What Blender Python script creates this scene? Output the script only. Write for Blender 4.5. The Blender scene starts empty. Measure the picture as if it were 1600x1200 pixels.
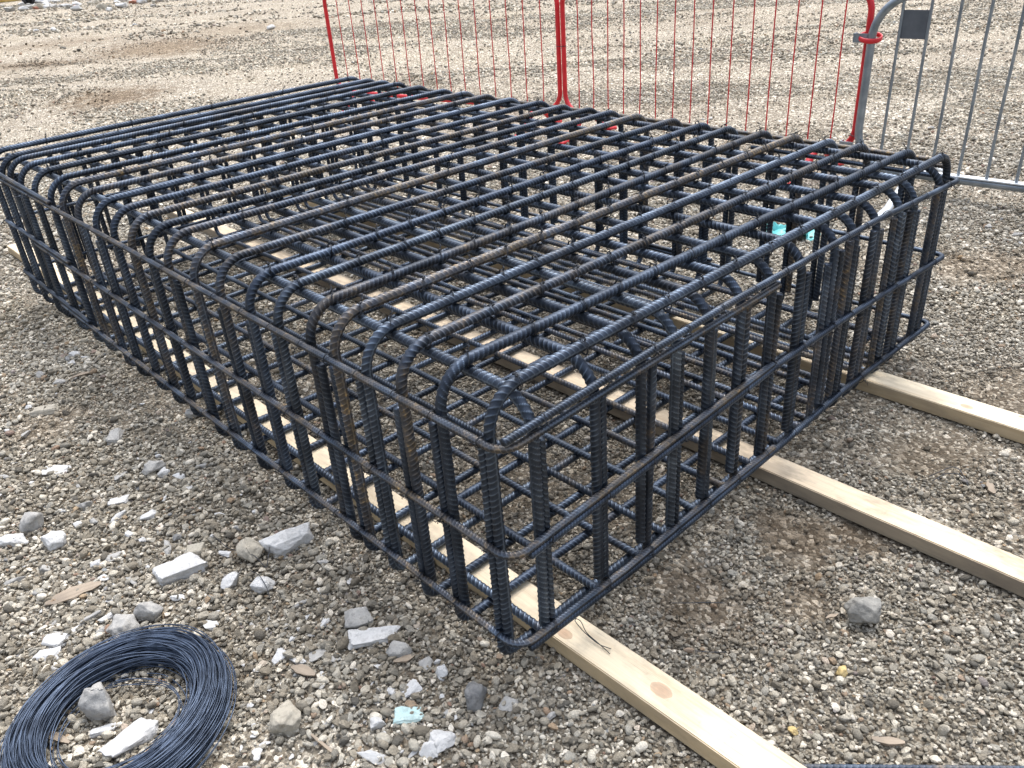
import bpy, bmesh, math, random
import numpy as np
from mathutils import Vector, Matrix, noise as mn
rnd = random.Random(7)
rng = np.random.default_rng(11)
S = bpy.context.scene
C = S.collection

# ------------------------------------------------------------------ camera, sky, sun, exposure
CAM = Vector((-0.78, -0.91, 1.448))
RT = Vector((0.71848, -0.69252, -0.0648)); UP = Vector((0.38352, 0.31672, 0.86753)); FW = Vector((0.58026, 0.64815, -0.49315))
cam = bpy.data.cameras.new('camera'); cam.sensor_width = 36; cam.lens = 36 * 1285 / 1600; cam.clip_end = 600; cam.clip_start = 0.05
co = bpy.data.objects.new('camera', cam); C.objects.link(co)
m = Matrix((RT, UP, -FW)).transposed().to_4x4(); m.translation = CAM
co.matrix_world = m
S.camera = co
SUN_EL, SUN_AZ = math.radians(62), math.radians(55)
W = bpy.data.worlds.new('World'); S.world = W; W.use_nodes = True
wn = W.node_tree; bg = wn.nodes['Background']
sky = wn.nodes.new('ShaderNodeTexSky'); sky.sky_type = 'NISHITA'; sky.sun_disc = False
sky.sun_elevation = SUN_EL; sky.sun_rotation = SUN_AZ; sky.air_density = 1.0; sky.dust_density = 2.0
hs = wn.nodes.new('ShaderNodeHueSaturation'); hs.inputs['Saturation'].default_value = 0.42
wn.links.new(sky.outputs[0], hs.inputs['Color'])
# cloud cover: brighter overhead than at the horizon
gc = wn.nodes.new('ShaderNodeTexCoord'); sx = wn.nodes.new('ShaderNodeSeparateXYZ'); wn.links.new(gc.outputs['Generated'], sx.inputs[0])
mr = wn.nodes.new('ShaderNodeMapRange'); mr.inputs[1].default_value = 0; mr.inputs[2].default_value = 1; mr.inputs[3].default_value = .22; mr.inputs[4].default_value = 2.2
wn.links.new(sx.outputs[2], mr.inputs[0]); mx = wn.nodes.new('ShaderNodeMix'); mx.data_type = 'RGBA'; mx.blend_type = 'MULTIPLY'; mx.inputs[0].default_value = 1
wn.links.new(hs.outputs[0], mx.inputs[6]); wn.links.new(mr.outputs[0], mx.inputs[7]); wn.links.new(mx.outputs[2], bg.inputs[0])
bg.inputs[1].default_value = 0.15
sl = bpy.data.lights.new('sun', 'SUN'); sl.energy = 1.25; sl.angle = math.radians(34); sl.color = (1.0, 0.97, 0.93)
so = bpy.data.objects.new('sun', sl); C.objects.link(so)
# sky texture: rotation measured clockwise from +Y
sd = Vector((math.sin(SUN_AZ) * math.cos(SUN_EL), math.cos(SUN_AZ) * math.cos(SUN_EL), math.sin(SUN_EL)))
so.rotation_euler = sd.to_track_quat('Z', 'Y').to_euler()
S.view_settings.view_transform = 'Standard'; S.view_settings.look = 'None'
S.view_settings.exposure = 0.92; S.view_settings.gamma = 1.0

# ------------------------------------------------------------------ helpers
def tag(o, label=None, cat=None, group=None, kind=None):
    if label: o['label'] = label
    if cat: o['category'] = cat
    if group: o['group'] = group
    if kind: o['kind'] = kind
    return o
def empty(name, loc=(0, 0, 0), rz=0.0):
    o = bpy.data.objects.new(name, None); C.objects.link(o); o.location = loc; o.rotation_euler = (0, 0, rz)
    o.empty_display_size = 0.1
    return o
def ob(name, me, parent=None, loc=None, rot=None):
    o = bpy.data.objects.new(name, me); C.objects.link(o)
    if parent: o.parent = parent
    if loc is not None: o.location = loc
    if rot is not None: o.rotation_euler = rot
    return o
def mesh_np(name, V, F, mat=None, smooth=True):
    """V (n,3), F (m,k) all the same k"""
    me = bpy.data.meshes.new(name)
    V = np.asarray(V, dtype=np.float32); F = np.asarray(F, dtype=np.int32)
    me.vertices.add(len(V)); me.vertices.foreach_set('co', V.ravel())
    k = F.shape[1]; me.loops.add(F.size); me.loops.foreach_set('vertex_index', F.ravel())
    me.polygons.add(len(F)); me.polygons.foreach_set('loop_start', np.arange(0, F.size, k, dtype=np.int32))
    me.polygons.foreach_set('loop_total', np.full(len(F), k, dtype=np.int32))
    me.polygons.foreach_set('use_smooth', np.full(len(F), bool(smooth)))
    me.update(calc_edges=True); me.validate()
    if mat: me.materials.append(mat)
    return me
def mesh_bm(name, bm, mat=None, smooth=False):
    me = bpy.data.meshes.new(name)
    if smooth:
        for f in bm.faces: f.smooth = True
    bm.to_mesh(me); bm.free()
    if mat: me.materials.append(mat)
    return me

def resample(pts, ds):
    pts = np.asarray(pts, float); seg = np.linalg.norm(np.diff(pts, axis=0), axis=1); s = np.concatenate([[0], np.cumsum(seg)])
    n = max(2, int(round(s[-1] / ds)) + 1); t = np.linspace(0, s[-1], n)
    return np.stack([np.interp(t, s, pts[:, i]) for i in range(3)], 1), t
def round_path(corners, R, n=14):
    """polyline through corners with arcs of radius R"""
    c = [np.asarray(p, float) for p in corners]; out = [c[0]]
    for a, b, d in zip(c[:-2], c[1:-1], c[2:]):
        u = (a - b) / np.linalg.norm(a - b); v = (d - b) / np.linalg.norm(d - b)
        ang = math.acos(max(-1, min(1, float(u @ v)))); tl = R / math.tan(ang / 2)
        bis = (u + v) / np.linalg.norm(u + v); cen = b + bis * (R / math.sin(ang / 2))
        p0 = b + u * tl - cen; p1 = b + v * tl - cen; tot = math.pi - ang
        e1 = p0 / np.linalg.norm(p0); e2 = p1 - e1 * (p1 @ e1); e2 /= np.linalg.norm(e2)
        for k in range(n + 1):
            t = tot * k / n; out.append(cen + R * (math.cos(t) * e1 + math.sin(t) * e2))
    out.append(c[-1]); return np.array(out)
def tube(pts, r, ds=None, nseg=12, ribs=None, name='tube', mat=None, caps=True, wob=0.0, seed=0, ref=None):
    """tube along pts; ribs = dict(pitch, h, th0, hand) for deformed reinforcing bar"""
    P_, s = resample(pts, ds) if ds else (np.asarray(pts, float), None)
    if s is None: s = np.concatenate([[0], np.cumsum(np.linalg.norm(np.diff(P_, axis=0), axis=1))])
    if wob:
        rr = np.random.default_rng(seed); 
        for ax in range(3):
            P_[:, ax] += wob * sum(np.sin(s * f + rr.uniform(0, 6.3)) * a for f, a in ((2.1, .6), (5.3, .3), (11., .12)))
    T = np.gradient(P_, axis=0); T /= np.linalg.norm(T, axis=1)[:, None]
    # transported frame
    n0 = np.array(ref if ref is not None else (0, 0, 1.)); N = np.zeros_like(T)
    v = n0 - T[0] * (n0 @ T[0])
    if np.linalg.norm(v) < 1e-3: n0 = np.array((1., 0.3, 0)); v = n0 - T[0] * (n0 @ T[0])
    v /= np.linalg.norm(v); N[0] = v
    for i in range(1, len(T)):
        v = N[i - 1] - T[i] * (N[i - 1] @ T[i]); N[i] = v / np.linalg.norm(v)
    B = np.cross(T, N)
    th = np.linspace(0, 2 * np.pi, nseg, endpoint=False)
    rad = np.full((len(P_), nseg), r)
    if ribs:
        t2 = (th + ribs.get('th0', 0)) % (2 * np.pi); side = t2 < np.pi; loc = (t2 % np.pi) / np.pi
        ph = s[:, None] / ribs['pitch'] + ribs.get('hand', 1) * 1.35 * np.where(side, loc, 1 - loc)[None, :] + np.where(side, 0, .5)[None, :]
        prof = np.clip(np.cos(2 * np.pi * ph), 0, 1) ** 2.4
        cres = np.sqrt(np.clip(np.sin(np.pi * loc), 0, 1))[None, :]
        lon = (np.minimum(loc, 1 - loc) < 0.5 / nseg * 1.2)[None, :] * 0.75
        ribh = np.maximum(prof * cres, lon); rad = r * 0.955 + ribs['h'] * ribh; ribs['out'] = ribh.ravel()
    V = (P_[:, None, :] + rad[:, :, None] * (np.cos(th)[None, :, None] * N[:, None, :] + np.sin(th)[None, :, None] * B[:, None, :])).reshape(-1, 3)
    n = len(P_); i = np.arange(n - 1)[:, None] * nseg; j = np.arange(nseg)[None, :]; jn = (j + 1) % nseg
    F = np.stack([i + j, i + jn, i + nseg + jn, i + nseg + j], 2).reshape(-1, 4)
    if caps:
        V = np.vstack([V, P_[0] - T[0] * 0.0005, P_[-1] + T[-1] * 0.0005]); a, b = len(V) - 2, len(V) - 1
        jj = np.arange(nseg); jm = (jj + 1) % nseg; e = (n - 1) * nseg
        F = np.vstack([F, np.stack([np.full(nseg, a), jm, jj, np.full(nseg, a)], 1)[:, :4] if False else np.zeros((0, 4), int)])
        # caps as quads from pairs of segments
        q1 = np.stack([np.full(nseg // 2, a), jj[2::2] if False else (jj[::2] + 2) % nseg, (jj[::2] + 1) % nseg, jj[::2]], 1)
        q2 = np.stack([np.full(nseg // 2, b), e + jj[::2], e + (jj[::2] + 1) % nseg, e + (jj[::2] + 2) % nseg], 1)
        F = np.vstack([F, q1, q2])
    return V, F
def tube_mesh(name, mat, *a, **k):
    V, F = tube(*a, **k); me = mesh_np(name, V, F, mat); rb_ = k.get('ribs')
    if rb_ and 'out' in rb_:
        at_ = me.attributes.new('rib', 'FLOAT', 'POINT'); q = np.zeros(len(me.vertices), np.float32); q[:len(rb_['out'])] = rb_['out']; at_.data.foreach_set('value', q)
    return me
def merge(parts):
    Vs, Fs, o = [], [], 0
    for V, F in parts:
        Vs.append(V); Fs.append(np.asarray(F) + o); o += len(V)
    return np.vstack(Vs), np.vstack(Fs)
def box_vf(cx, cy, cz, sx, sy, sz):
    v = np.array([[x, y, z] for x in (-.5, .5) for y in (-.5, .5) for z in (-.5, .5)]) * (sx, sy, sz) + (cx, cy, cz)
    f = [[0, 1, 3, 2], [4, 6, 7, 5], [0, 4, 5, 1], [2, 3, 7, 6], [0, 2, 6, 4], [1, 5, 7, 3]]
    return v, np.array(f)

class MatB:
    def __init__(s, name):
        s.m = bpy.data.materials.new(name); s.m.use_nodes = True; s.t = s.m.node_tree; s.b = s.t.nodes['Principled BSDF']
    def n(s, t, **k):
        x = s.t.nodes.new('ShaderNode' + t)
        for a, v in k.items(): setattr(x, a, v)
        return x
    def l(s, a, b): s.t.links.new(a, b)
    def noise(s, vec, scale, detail=4, rough=.6, dist=0):
        x = s.n('TexNoise'); x.inputs['Scale'].default_value = scale; x.inputs['Detail'].default_value = detail; x.inputs['Roughness'].default_value = rough
        x.inputs['Distortion'].default_value = dist
        if vec is not None: s.l(vec, x.inputs['Vector'])
        return x.outputs['Fac']
    def ramp(s, fac, stops, interp='LINEAR'):
        x = s.n('ValToRGB'); e = x.color_ramp.elements; x.color_ramp.interpolation = interp
        while len(e) < len(stops): e.new(0.5)
        for el, (p, c) in zip(e, stops):
            el.position = p; el.color = (*c, 1) if not isinstance(c, (int, float)) else (c, c, c, 1)
        s.l(fac, x.inputs[0]); return x.outputs[0]
    def mix(s, fac, a, b, mode='MIX'):
        x = s.n('Mix', data_type='RGBA', blend_type=mode)
        for sock, v in ((x.inputs[0], fac), (x.inputs[6], a), (x.inputs[7], b)):
            if hasattr(v, 'is_linked'): s.l(v, sock)
            elif isinstance(v, (int, float)): sock.default_value = v
            else: sock.default_value = (*v, 1)
        return x.outputs[2]
    def math(s, op, a, b=0.0, clamp=False):
        x = s.n('Math', operation=op, use_clamp=clamp)
        for i, v in enumerate((a, b)):
            if hasattr(v, 'is_linked'): s.l(v, x.inputs[i])
            else: x.inputs[i].default_value = v
        return x.outputs[0]
    def bump(s, h, strength=.5, dist=.002):
        x = s.n('Bump'); x.inputs['Strength'].default_value = strength; x.inputs['Distance'].default_value = dist
        s.l(h, x.inputs['Height']); s.l(x.outputs[0], s.b.inputs['Normal'])
    def map(s, vec, scale=(1, 1, 1), loc=(0, 0, 0)):
        x = s.n('Mapping'); x.inputs['Scale'].default_value = scale; x.inputs['Location'].default_value = loc; s.l(vec, x.inputs[0]); return x.outputs[0]
    def setc(s, v):
        if hasattr(v, 'is_linked'): s.l(v, s.b.inputs['Base Color'])
        else: s.b.inputs['Base Color'].default_value = (*v, 1)
    def rough(s, v):
        if hasattr(v, 'is_linked'): s.l(v, s.b.inputs['Roughness'])
        else: s.b.inputs['Roughness'].default_value = v

# ------------------------------------------------------------------ materials
def steel_mat():
    M = MatB('rebar_steel'); tc = M.n('TexCoord').outputs['Object']; oi = M.n('ObjectInfo')
    add = M.n('VectorMath', operation='ADD'); sc = M.n('VectorMath', operation='SCALE'); sc.inputs['Scale'].default_value = 31.0
    comb = M.n('CombineXYZ'); [M.l(oi.outputs['Random'], comb.inputs[i]) for i in range(3)]
    M.l(comb.outputs[0], sc.inputs[0]); M.l(tc, add.inputs[0]); M.l(sc.outputs[0], add.inputs[1]); v = add.outputs[0]
    base = M.ramp(M.noise(v, 9, 5), [(.3, (.013, .017, .025)), (.50, (.038, .052, .077)), (.75, (.105, .139, .190))])
    tone = M.ramp(M.math('FRACT', M.math('MULTIPLY', oi.outputs['Random'], 7.31)), [(0, (.62, .60, .60)), (.35, (.95, .97, 1.0)), (.7, (1.15, 1.17, 1.22)), (1, (1.35, 1.28, 1.18))]); base = M.mix(1.0, base, tone, 'MULTIPLY')
    fine = M.noise(v, 160, 3)
    base = M.mix(M.math('MULTIPLY', fine, .35), base, (.11, .125, .14), 'MIX')
    col = M.n('SeparateColor'); M.l(oi.outputs['Color'], col.inputs[0])
    rn = M.noise(v, 5.5, 6, .68); thr = M.math('SUBTRACT', rn, M.math('SUBTRACT', .69, M.math('MULTIPLY', col.outputs[0], .35)))
    rf = M.math('MULTIPLY', M.math('MULTIPLY', thr, 4.0, True), M.ramp(M.noise(v, 38, 4, .7), [(.34, .25), (.6, 1.0)]))
    rust = M.ramp(M.noise(v, 70, 4), [(.3, (.036, .030, .024)), (.55, (.105, .078, .046)), (.78, (.36, .225, .075))])
    ra = M.n('Attribute'); ra.attribute_name = 'rib'; rib = ra.outputs['Fac']   # rib crests coloured lighter, the valleys between them darker
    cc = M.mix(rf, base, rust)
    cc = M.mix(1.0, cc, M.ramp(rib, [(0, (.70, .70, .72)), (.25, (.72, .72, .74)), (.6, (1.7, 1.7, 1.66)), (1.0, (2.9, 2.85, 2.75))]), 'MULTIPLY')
    M.setc(cc)
    mt = M.math('MULTIPLY', M.math('SUBTRACT', 1.0, rf, True), .8); M.l(mt, M.b.inputs['Metallic'])
    M.rough(M.math('ADD', M.math('MULTIPLY', fine, .25), .36))
    M.bump(M.noise(v, 420, 3), .25, .0006)
    return M.m
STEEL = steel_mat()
def simple(name, c1, c2, scale, rough, metal=0.0, bs=200, bd=.0005, bstr=.3):
    M = MatB(name); tc = M.n('TexCoord').outputs['Object']
    M.setc(M.ramp(M.noise(tc, scale, 5), [(.32, c1), (.68, c2)])); M.rough(rough); M.b.inputs['Metallic'].default_value = metal
    M.bump(M.noise(tc, bs, 3), bstr, bd); return M.m
REDP = simple('red_paint', (.50, .010, .018), (.66, .022, .03), 6, .38)
GALV = simple('galvanised_steel', (.20, .235, .27), (.34, .38, .42), 14, .42, .75)
PLATE = simple('grey_plate', (.06, .068, .08), (.10, .11, .125), 9, .6, .0)
GALVL = simple('pale_galvanised', (.55, .58, .60), (.75, .77, .79), 8, .45, .3)
WIRE = simple('black_wire', (.018, .02, .025), (.05, .055, .065), 40, .4, .7)
def coil_mat():
    M = MatB('annealed_wire'); tc = M.n('TexCoord').outputs['Object']
    M.setc(M.ramp(M.noise(tc, 25, 4), [(.3, (.030, .042, .066)), (.7, (.105, .14, .205))])); M.rough(.45); M.b.inputs['Metallic'].default_value = .6
    return M.m
COIL = coil_mat()

def wood_mat(name, base1, base2, side, knots=(), dirt=0.0):
    """object space: length along Y; knots = (x,y,r)"""
    M = MatB(name); tc = M.n('TexCoord').outputs['Object']
    g1 = M.noise(M.map(tc, (55, 1.6, 40)), 1.0, 6, .6, .6); g2 = M.noise(M.map(tc, (260, 5, 200)), 1.0, 3)
    g3 = M.noise(M.map(tc, (9, 2.2, 9)), 1.0, 3)
    c = M.ramp(g1, [(.28, base1), (.5, base2), (.75, tuple(min(1, v * 1.08) for v in base2))])
    c = M.mix(M.math('MULTIPLY', g2, .35), c, tuple(v * .72 for v in base1))
    c = M.mix(M.ramp(g3, [(.45, 0.0), (.7, .45)]), c, tuple(v * .82 for v in base1))
    geo = M.n('NewGeometry'); sp = M.n('SeparateXYZ'); M.l(geo.outputs['Normal'], sp.inputs[0])
    sidef = M.math('LESS_THAN', M.math('ABSOLUTE', sp.outputs[2]), .5)
    c = M.mix(M.math('MULTIPLY', sidef, M.ramp(g1, [(.3, 1.0), (.7, .7)])), c, side)
    for kx, ky, kr in knots:
        d = M.n('VectorMath', operation='DISTANCE'); mp = M.map(tc, (1, .62, 1)); M.l(mp, d.inputs[0]); d.inputs[1].default_value = (kx, ky * .62, .047)
        ring = M.math('SINE', M.math('MULTIPLY', d.outputs['Value'], 700))
        f = M.ramp(M.math('ADD', M.math('MULTIPLY', d.outputs['Value'], 1 / kr), M.math('MULTIPLY', g1, .5)), [(.55, 1.0), (1.0, .8), (1.35, 0.0)])
        kc = M.mix(M.math('MULTIPLY', M.math('ADD', ring, 1), .25), (.42, .22, .12), (.24, .12, .06))
        c = M.mix(M.math('MULTIPLY', f, .62), c, kc)
    if dirt:
        dn = M.noise(M.map(tc, (14, 5, 14)), 1.0, 5, .65); c = M.mix(M.ramp(dn, [(.44, 0.0), (.62, dirt)]), c, (.16, .13, .10))
    sc_ = M.noise(M.map(tc, (420, 9, 300)), 1.0, 2, .5); c = M.mix(M.ramp(sc_, [(.66, 0.0), (.74, .4)]), c, (.20, .14, .08))
    scuff = M.noise(M.map(tc, (30, 60, 30)), 1.0, 5, .7); c = M.mix(M.ramp(scuff, [(.58, 0.0), (.75, .35)]), c, (.34, .27, .18))
    M.setc(c); M.rough(.78); M.bump(M.math('ADD', g1, M.math('ADD', M.math('MULTIPLY', g2, .6), M.math('MULTIPLY', scuff, .8))), .5, .0018)
    return M.m

# world-space ground tint shared by soil and pebbles ------------------------------------------
PATCH = [  # damp or muddy patches, the last also shade tinted in under the cage: x, y, radius, squash, strength
    (4.9, 13.3, 1.5, .5, .75), (3.1, 13.5, 1.1, .45, .7), (2.5, 9.0, .75, .55, .8), (4.3, 16.2, 1.6, .5, .5), (6.7, 14.0, 1.6, .45, .45), (9.3, 10.3, .7, .45, .5), (8.2, 11.6, .9, .4, .3),
    (.48, -.12, .17, .7, .5), (.85, -.17, .16, .6, .6), (.64, -.30, .12, .6, .45), (.95, -.30, .1, .6, .45), (1.4, -.26, .22, .4, .42), (3.0, .10, .42, .4, .5), (1.9, -.35, .3, .5, .36),
    (-.33, 2.05, .16, .7, .35), (-.2, .93, .05, .8, .4), (1.2, .9, .9, .7, .15)]
def tint_nodes(M, col):
    pos = M.n('NewGeometry').outputs['Position']
    big = M.noise(M.map(pos, (1, 1, .05)), .55, 4, .6); mid = M.noise(M.map(pos, (1, 1, .05)), 2.6, 4, .6)
    col = M.mix(1.0, col, M.ramp(big, [(.3, (.84, .81, .77)), (.5, (.98, .965, .94)), (.7, (1.07, 1.05, 1.0))]), 'MULTIPLY')
    col = M.mix(1.0, col, M.ramp(mid, [(.3, (.86, .83, .78)), (.62, (1.05, 1.04, 1.02))]), 'MULTIPLY')
    # ground tint grows paler beyond the cage
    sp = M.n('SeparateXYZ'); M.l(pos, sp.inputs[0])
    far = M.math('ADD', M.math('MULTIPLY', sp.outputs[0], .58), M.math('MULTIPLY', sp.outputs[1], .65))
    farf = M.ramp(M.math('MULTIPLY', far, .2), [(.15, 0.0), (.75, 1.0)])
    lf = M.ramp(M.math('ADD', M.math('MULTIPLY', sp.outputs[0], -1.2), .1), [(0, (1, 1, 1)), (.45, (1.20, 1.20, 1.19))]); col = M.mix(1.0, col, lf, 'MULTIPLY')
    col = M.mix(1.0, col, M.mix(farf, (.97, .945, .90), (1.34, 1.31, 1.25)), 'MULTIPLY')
    edge = M.noise(M.map(pos, (1, 1, .05)), 9.0, 6, .7)
    for x, y, r, sq, st in PATCH:
        vm = M.n('VectorMath', operation='DISTANCE'); a = math.atan2(.718, -.693)
        rot = M.n('Mapping'); rot.vector_type = 'TEXTURE'; rot.inputs['Location'].default_value = (x, y, 0); rot.inputs['Rotation'].default_value = (0, 0, math.atan2(-.693, .718)); rot.inputs['Scale'].default_value = (r, r * sq * 1.6, 50)
        M.l(pos, rot.inputs[0]); M.l(rot.outputs[0], vm.inputs[0]); vm.inputs[1].default_value = (0, 0, 0)
        f = M.ramp(M.math('ADD', vm.outputs['Value'], M.math('MULTIPLY', M.math('SUBTRACT', edge, .5), 3.2)), [(.35, st), (1.0, 0.0)])
        col = M.mix(f, col, M.mix(1.0, col, (.45, .36, .27), 'MULTIPLY'))
    return col
def soil_mat():
    M = MatB('gravelly_soil'); pos = M.n('NewGeometry').outputs['Position']
    vo = M.n('TexVoronoi'); vo.inputs['Scale'].default_value = 105; M.l(pos, vo.inputs['Vector'])
    vo2 = M.n('TexVoronoi'); vo2.inputs['Scale'].default_value = 58; M.l(pos, vo2.inputs['Vector'])
    sepc = M.n('SeparateColor'); M.l(vo.outputs['Color'], sepc.inputs[0])
    sepc2 = M.n('SeparateColor'); M.l(vo2.outputs['Color'], sepc2.inputs[0])
    soil = M.ramp(M.noise(pos, 45, 6, .7), [(.3, (0.103, 0.088, 0.069)), (.6, (0.238, 0.209, 0.173)), (.8, (0.347, 0.318, 0.275))])
    stone = M.ramp(sepc.outputs[0], [(0, (0.134, 0.120, 0.102)), (.4, (0.290, 0.268, 0.232)), (.75, (0.446, 0.417, 0.367)), (1, (0.708, 0.686, 0.636))])
    stone2 = M.ramp(sepc2.outputs[0], [(0, (0.153, 0.139, 0.117)), (.5, (0.347, 0.318, 0.275)), (1, (0.765, 0.736, 0.679))])
    c = M.mix(M.math('GREATER_THAN', sepc.outputs[1], .45), soil, stone)
    c = M.mix(M.math('GREATER_THAN', sepc2.outputs[1], .78), c, stone2)
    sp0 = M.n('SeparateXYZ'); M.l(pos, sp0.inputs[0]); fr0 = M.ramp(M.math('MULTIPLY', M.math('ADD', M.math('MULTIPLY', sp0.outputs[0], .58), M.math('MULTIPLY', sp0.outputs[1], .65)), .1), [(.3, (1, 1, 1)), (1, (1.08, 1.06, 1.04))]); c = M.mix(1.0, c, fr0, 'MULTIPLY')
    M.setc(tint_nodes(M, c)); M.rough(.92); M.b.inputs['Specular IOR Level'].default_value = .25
    h = M.math('ADD', M.math('MULTIPLY', vo.outputs['Distance'], -1.0), M.math('ADD', M.math('MULTIPLY', vo2.outputs['Distance'], -1.3), M.noise(pos, 90, 5, .7)))
    M.bump(h, .9, .012); return M.m
SOIL = soil_mat()
def pebble_mat():
    M = MatB('pebble_stone'); oi = M.n('ObjectInfo'); tc = M.n('TexCoord').outputs['Object']
    r = oi.outputs['Random']
    c = M.ramp(r, [(0, (0.099, 0.098, 0.095)), (.10, (0.190, 0.176, 0.152)), (.24, (0.286, 0.267, 0.235)), (.40, (0.201, 0.198, 0.186)), (.55, (0.385, 0.366, 0.329)), (.70, (0.300, 0.303, 0.297)), (.82, (0.466, 0.451, 0.413)), (.91, (0.629, 0.616, 0.585)),
                   (.955, (0.730, 0.717, 0.693)), (.972, (.28, .22, .18)), (.985, (.36, .29, .21)), (.992, (.25, .17, .14)), (1.0, (.24, .27, .31))])
    n = M.noise(tc, 2.2, 5, .65); c = M.mix(1.0, c, M.ramp(n, [(.3, (.70, .69, .67)), (.7, (1.24, 1.23, 1.20))]), 'MULTIPLY')
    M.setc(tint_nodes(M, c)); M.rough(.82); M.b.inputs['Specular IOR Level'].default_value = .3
    M.bump(M.noise(tc, 5, 4), .4, .15); return M.m
PEB = pebble_mat()
def rock_mat(name, c1, c2, bscale=60):
    M = MatB(name); tc = M.n('TexCoord').outputs['Object']
    c = M.ramp(M.noise(tc, 26, 6, .7), [(.3, c1), (.66, c2)])
    sp = M.noise(tc, 210, 3, .6); c = M.mix(M.ramp(sp, [(.58, 0.0), (.72, .45)]), c, tuple(v * .45 for v in c1))
    d = M.noise(tc, 24, 5, .7); c = M.mix(M.ramp(d, [(.46, 0.0), (.70, .5)]), c, tuple(v * .62 + g for v, g in zip(c1, (.09, .075, .05))))
    d2 = M.noise(tc, 75, 4, .7); c = M.mix(M.ramp(d2, [(.5, 0.0), (.68, .5)]), c, tuple(v * .55 for v in c1))
    M.setc(c); M.rough(.88); M.bump(M.math('ADD', M.noise(tc, bscale, 6, .7), M.math('MULTIPLY', sp, .3)), .8, .003); return M.m
R_WHITE = rock_mat('pale_plaster_stone', (.43, .425, .41), (.67, .665, .65)); R_GREY = rock_mat('grey_concrete_stone', (.26, .25, .235), (.46, .45, .42))
R_TAN = rock_mat('buff_stone', (.30, .27, .215), (.48, .44, .36)); R_DARK = rock_mat('dark_stone', (.12, .12, .12), (.24, .24, .235))
R_MOTT = rock_mat('mottled_grey_stone', (.15, .145, .13), (.34, .33, .30)); R_BRICK = rock_mat('brick_stone', (.30, .12, .08), (.45, .22, .15)); R_TEAL = rock_mat('turquoise_stone', (.36, .52, .50), (.56, .70, .68))
R_YEL = rock_mat('ochre_stone', (.45, .32, .12), (.62, .48, .24))

# ------------------------------------------------------------------ ground
def gh(x, y):
    x = np.asarray(x, float); y = np.asarray(y, float)
    d = np.hypot(x - .9, y - 1.6)
    near = 0.006 * (np.sin(3.1 * x + 1.3 * y + .4) * np.sin(2.3 * y - 1.7 * x + 1.1)) + 0.004 * np.sin(7.3 * x + 2.1) * np.sin(6.1 * y + .3)
    far = np.clip((d - 3.2) / 5, 0, 1)
    u = x * .72 - y * .69; w = x * .69 + y * .72
    big = .035 * np.sin(w * 1.15 + .5 * np.sin(u * .7)) * np.sin(u * .5 + 1) + .02 * np.sin(w * 2.6 + u * .4)
    tracks = .010 * np.clip(np.sin(x * 2 * np.pi / .22 + .8 * y), -1, .6) * np.clip((x - 4.5) / 1.0, 0, 1) * np.clip((9 - x) / 2, 0, 1)
    return near + far * big + tracks * np.clip((6.5 - np.abs(y - 3)) / 2, 0, 1) - .004
def axis(lo, hi, c, dens, n):
    t = np.linspace(-1, 1, n); s = np.sinh(t * 3.6) / math.sinh(3.6); return c + np.where(s < 0, s * (c - lo), s * (hi - c))
gx = axis(-90, 120, 2.2, 0, 520); gy = axis(-80, 160, 2.5, 0, 520)
GX, GY = np.meshgrid(gx, gy, indexing='ij'); GZ = gh(GX, GY)
Vg = np.stack([GX, GY, GZ], 2).reshape(-1, 3); i = np.arange(519)[:, None] * 520 + np.arange(519)[None, :]
Fg = np.stack([i, i + 520, i + 521, i + 1], 2).reshape(-1, 4)
tag(ob('ground', mesh_np('ground', Vg, Fg, SOIL)), kind='structure')

# ------------------------------------------------------------------ timbers
TZ = .047
def timber(name_lbl, p0, p1, w, mat, seed):
    """p0, p1: centre line ends; slightly bowed, bevelled, planed timber"""
    p0 = Vector((*p0, 0)); p1 = Vector((*p1, 0)); L = (p1 - p0).length; rz = math.atan2(-(p1 - p0).x, (p1 - p0).y)
    bm = bmesh.new(); n = 40; rr = random.Random(seed); ph = rr.uniform(0, 6)
    prof = [(-.5, 0), (-.5, 1), (.5, 1), (.5, 0)]; rows = []
    for k in range(n + 1):
        y = L * k / n; row = []
        for (a, b) in prof:
            row.append(bm.verts.new((a * w + .0025 * math.sin(y * 1.3 + ph) + (.0012 * mn.noise((y * 6, a * 9, seed))), y, b * TZ + (0 if b else .005) + .0008 * mn.noise((y * 5, a * 7, b * 5 + seed)) * b)))
        rows.append(row)
    for r0, r1 in zip(rows, rows[1:]):
        for k in range(4): bm.faces.new((r0[k], r0[(k + 1) % 4], r1[(k + 1) % 4], r1[k]))
    bm.faces.new(rows[0][::-1]); bm.faces.new(rows[-1])
    bmesh.ops.recalc_face_normals(bm, faces=bm.faces)
    long = [e for e in bm.edges if abs((e.verts[0].co - e.verts[1].co).normalized().y) > .9 and e.verts[0].co.z > .02]
    bmesh.ops.bevel(bm, geom=long, offset=.0022, segments=2, affect='EDGES')
    o = ob('timber_plank', mesh_bm('timber_plank', bm, mat)); o.location = p0; o.rotation_euler = (0, 0, rz)
    tag(o, name_lbl, 'timber', 'timber bearers under the rebar cage')
    return o
KNOT1 = [(-.020, 1.575, .017), (.002, 1.325, .022), (.01, 3.1, .018)]; KNOT2 = [(.008, 2.02, .012), (-.01, 3.1, .018)]; KNOT3 = [(-.01, 1.84, .016), (.03, 1.70, .008), (-.005, 3.3, .016)]
WB1, WB2 = (.60, .47, .30), (.80, .68, .49)
w1 = wood_mat('pine_bright', WB1, WB2, (.52, .39, .22), knots=KNOT1, dirt=.32)
w2 = wood_mat('pine_dirty', (.58, .44, .28), (.77, .63, .45), (.24, .20, .145), knots=KNOT2, dirt=.55)
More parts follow.
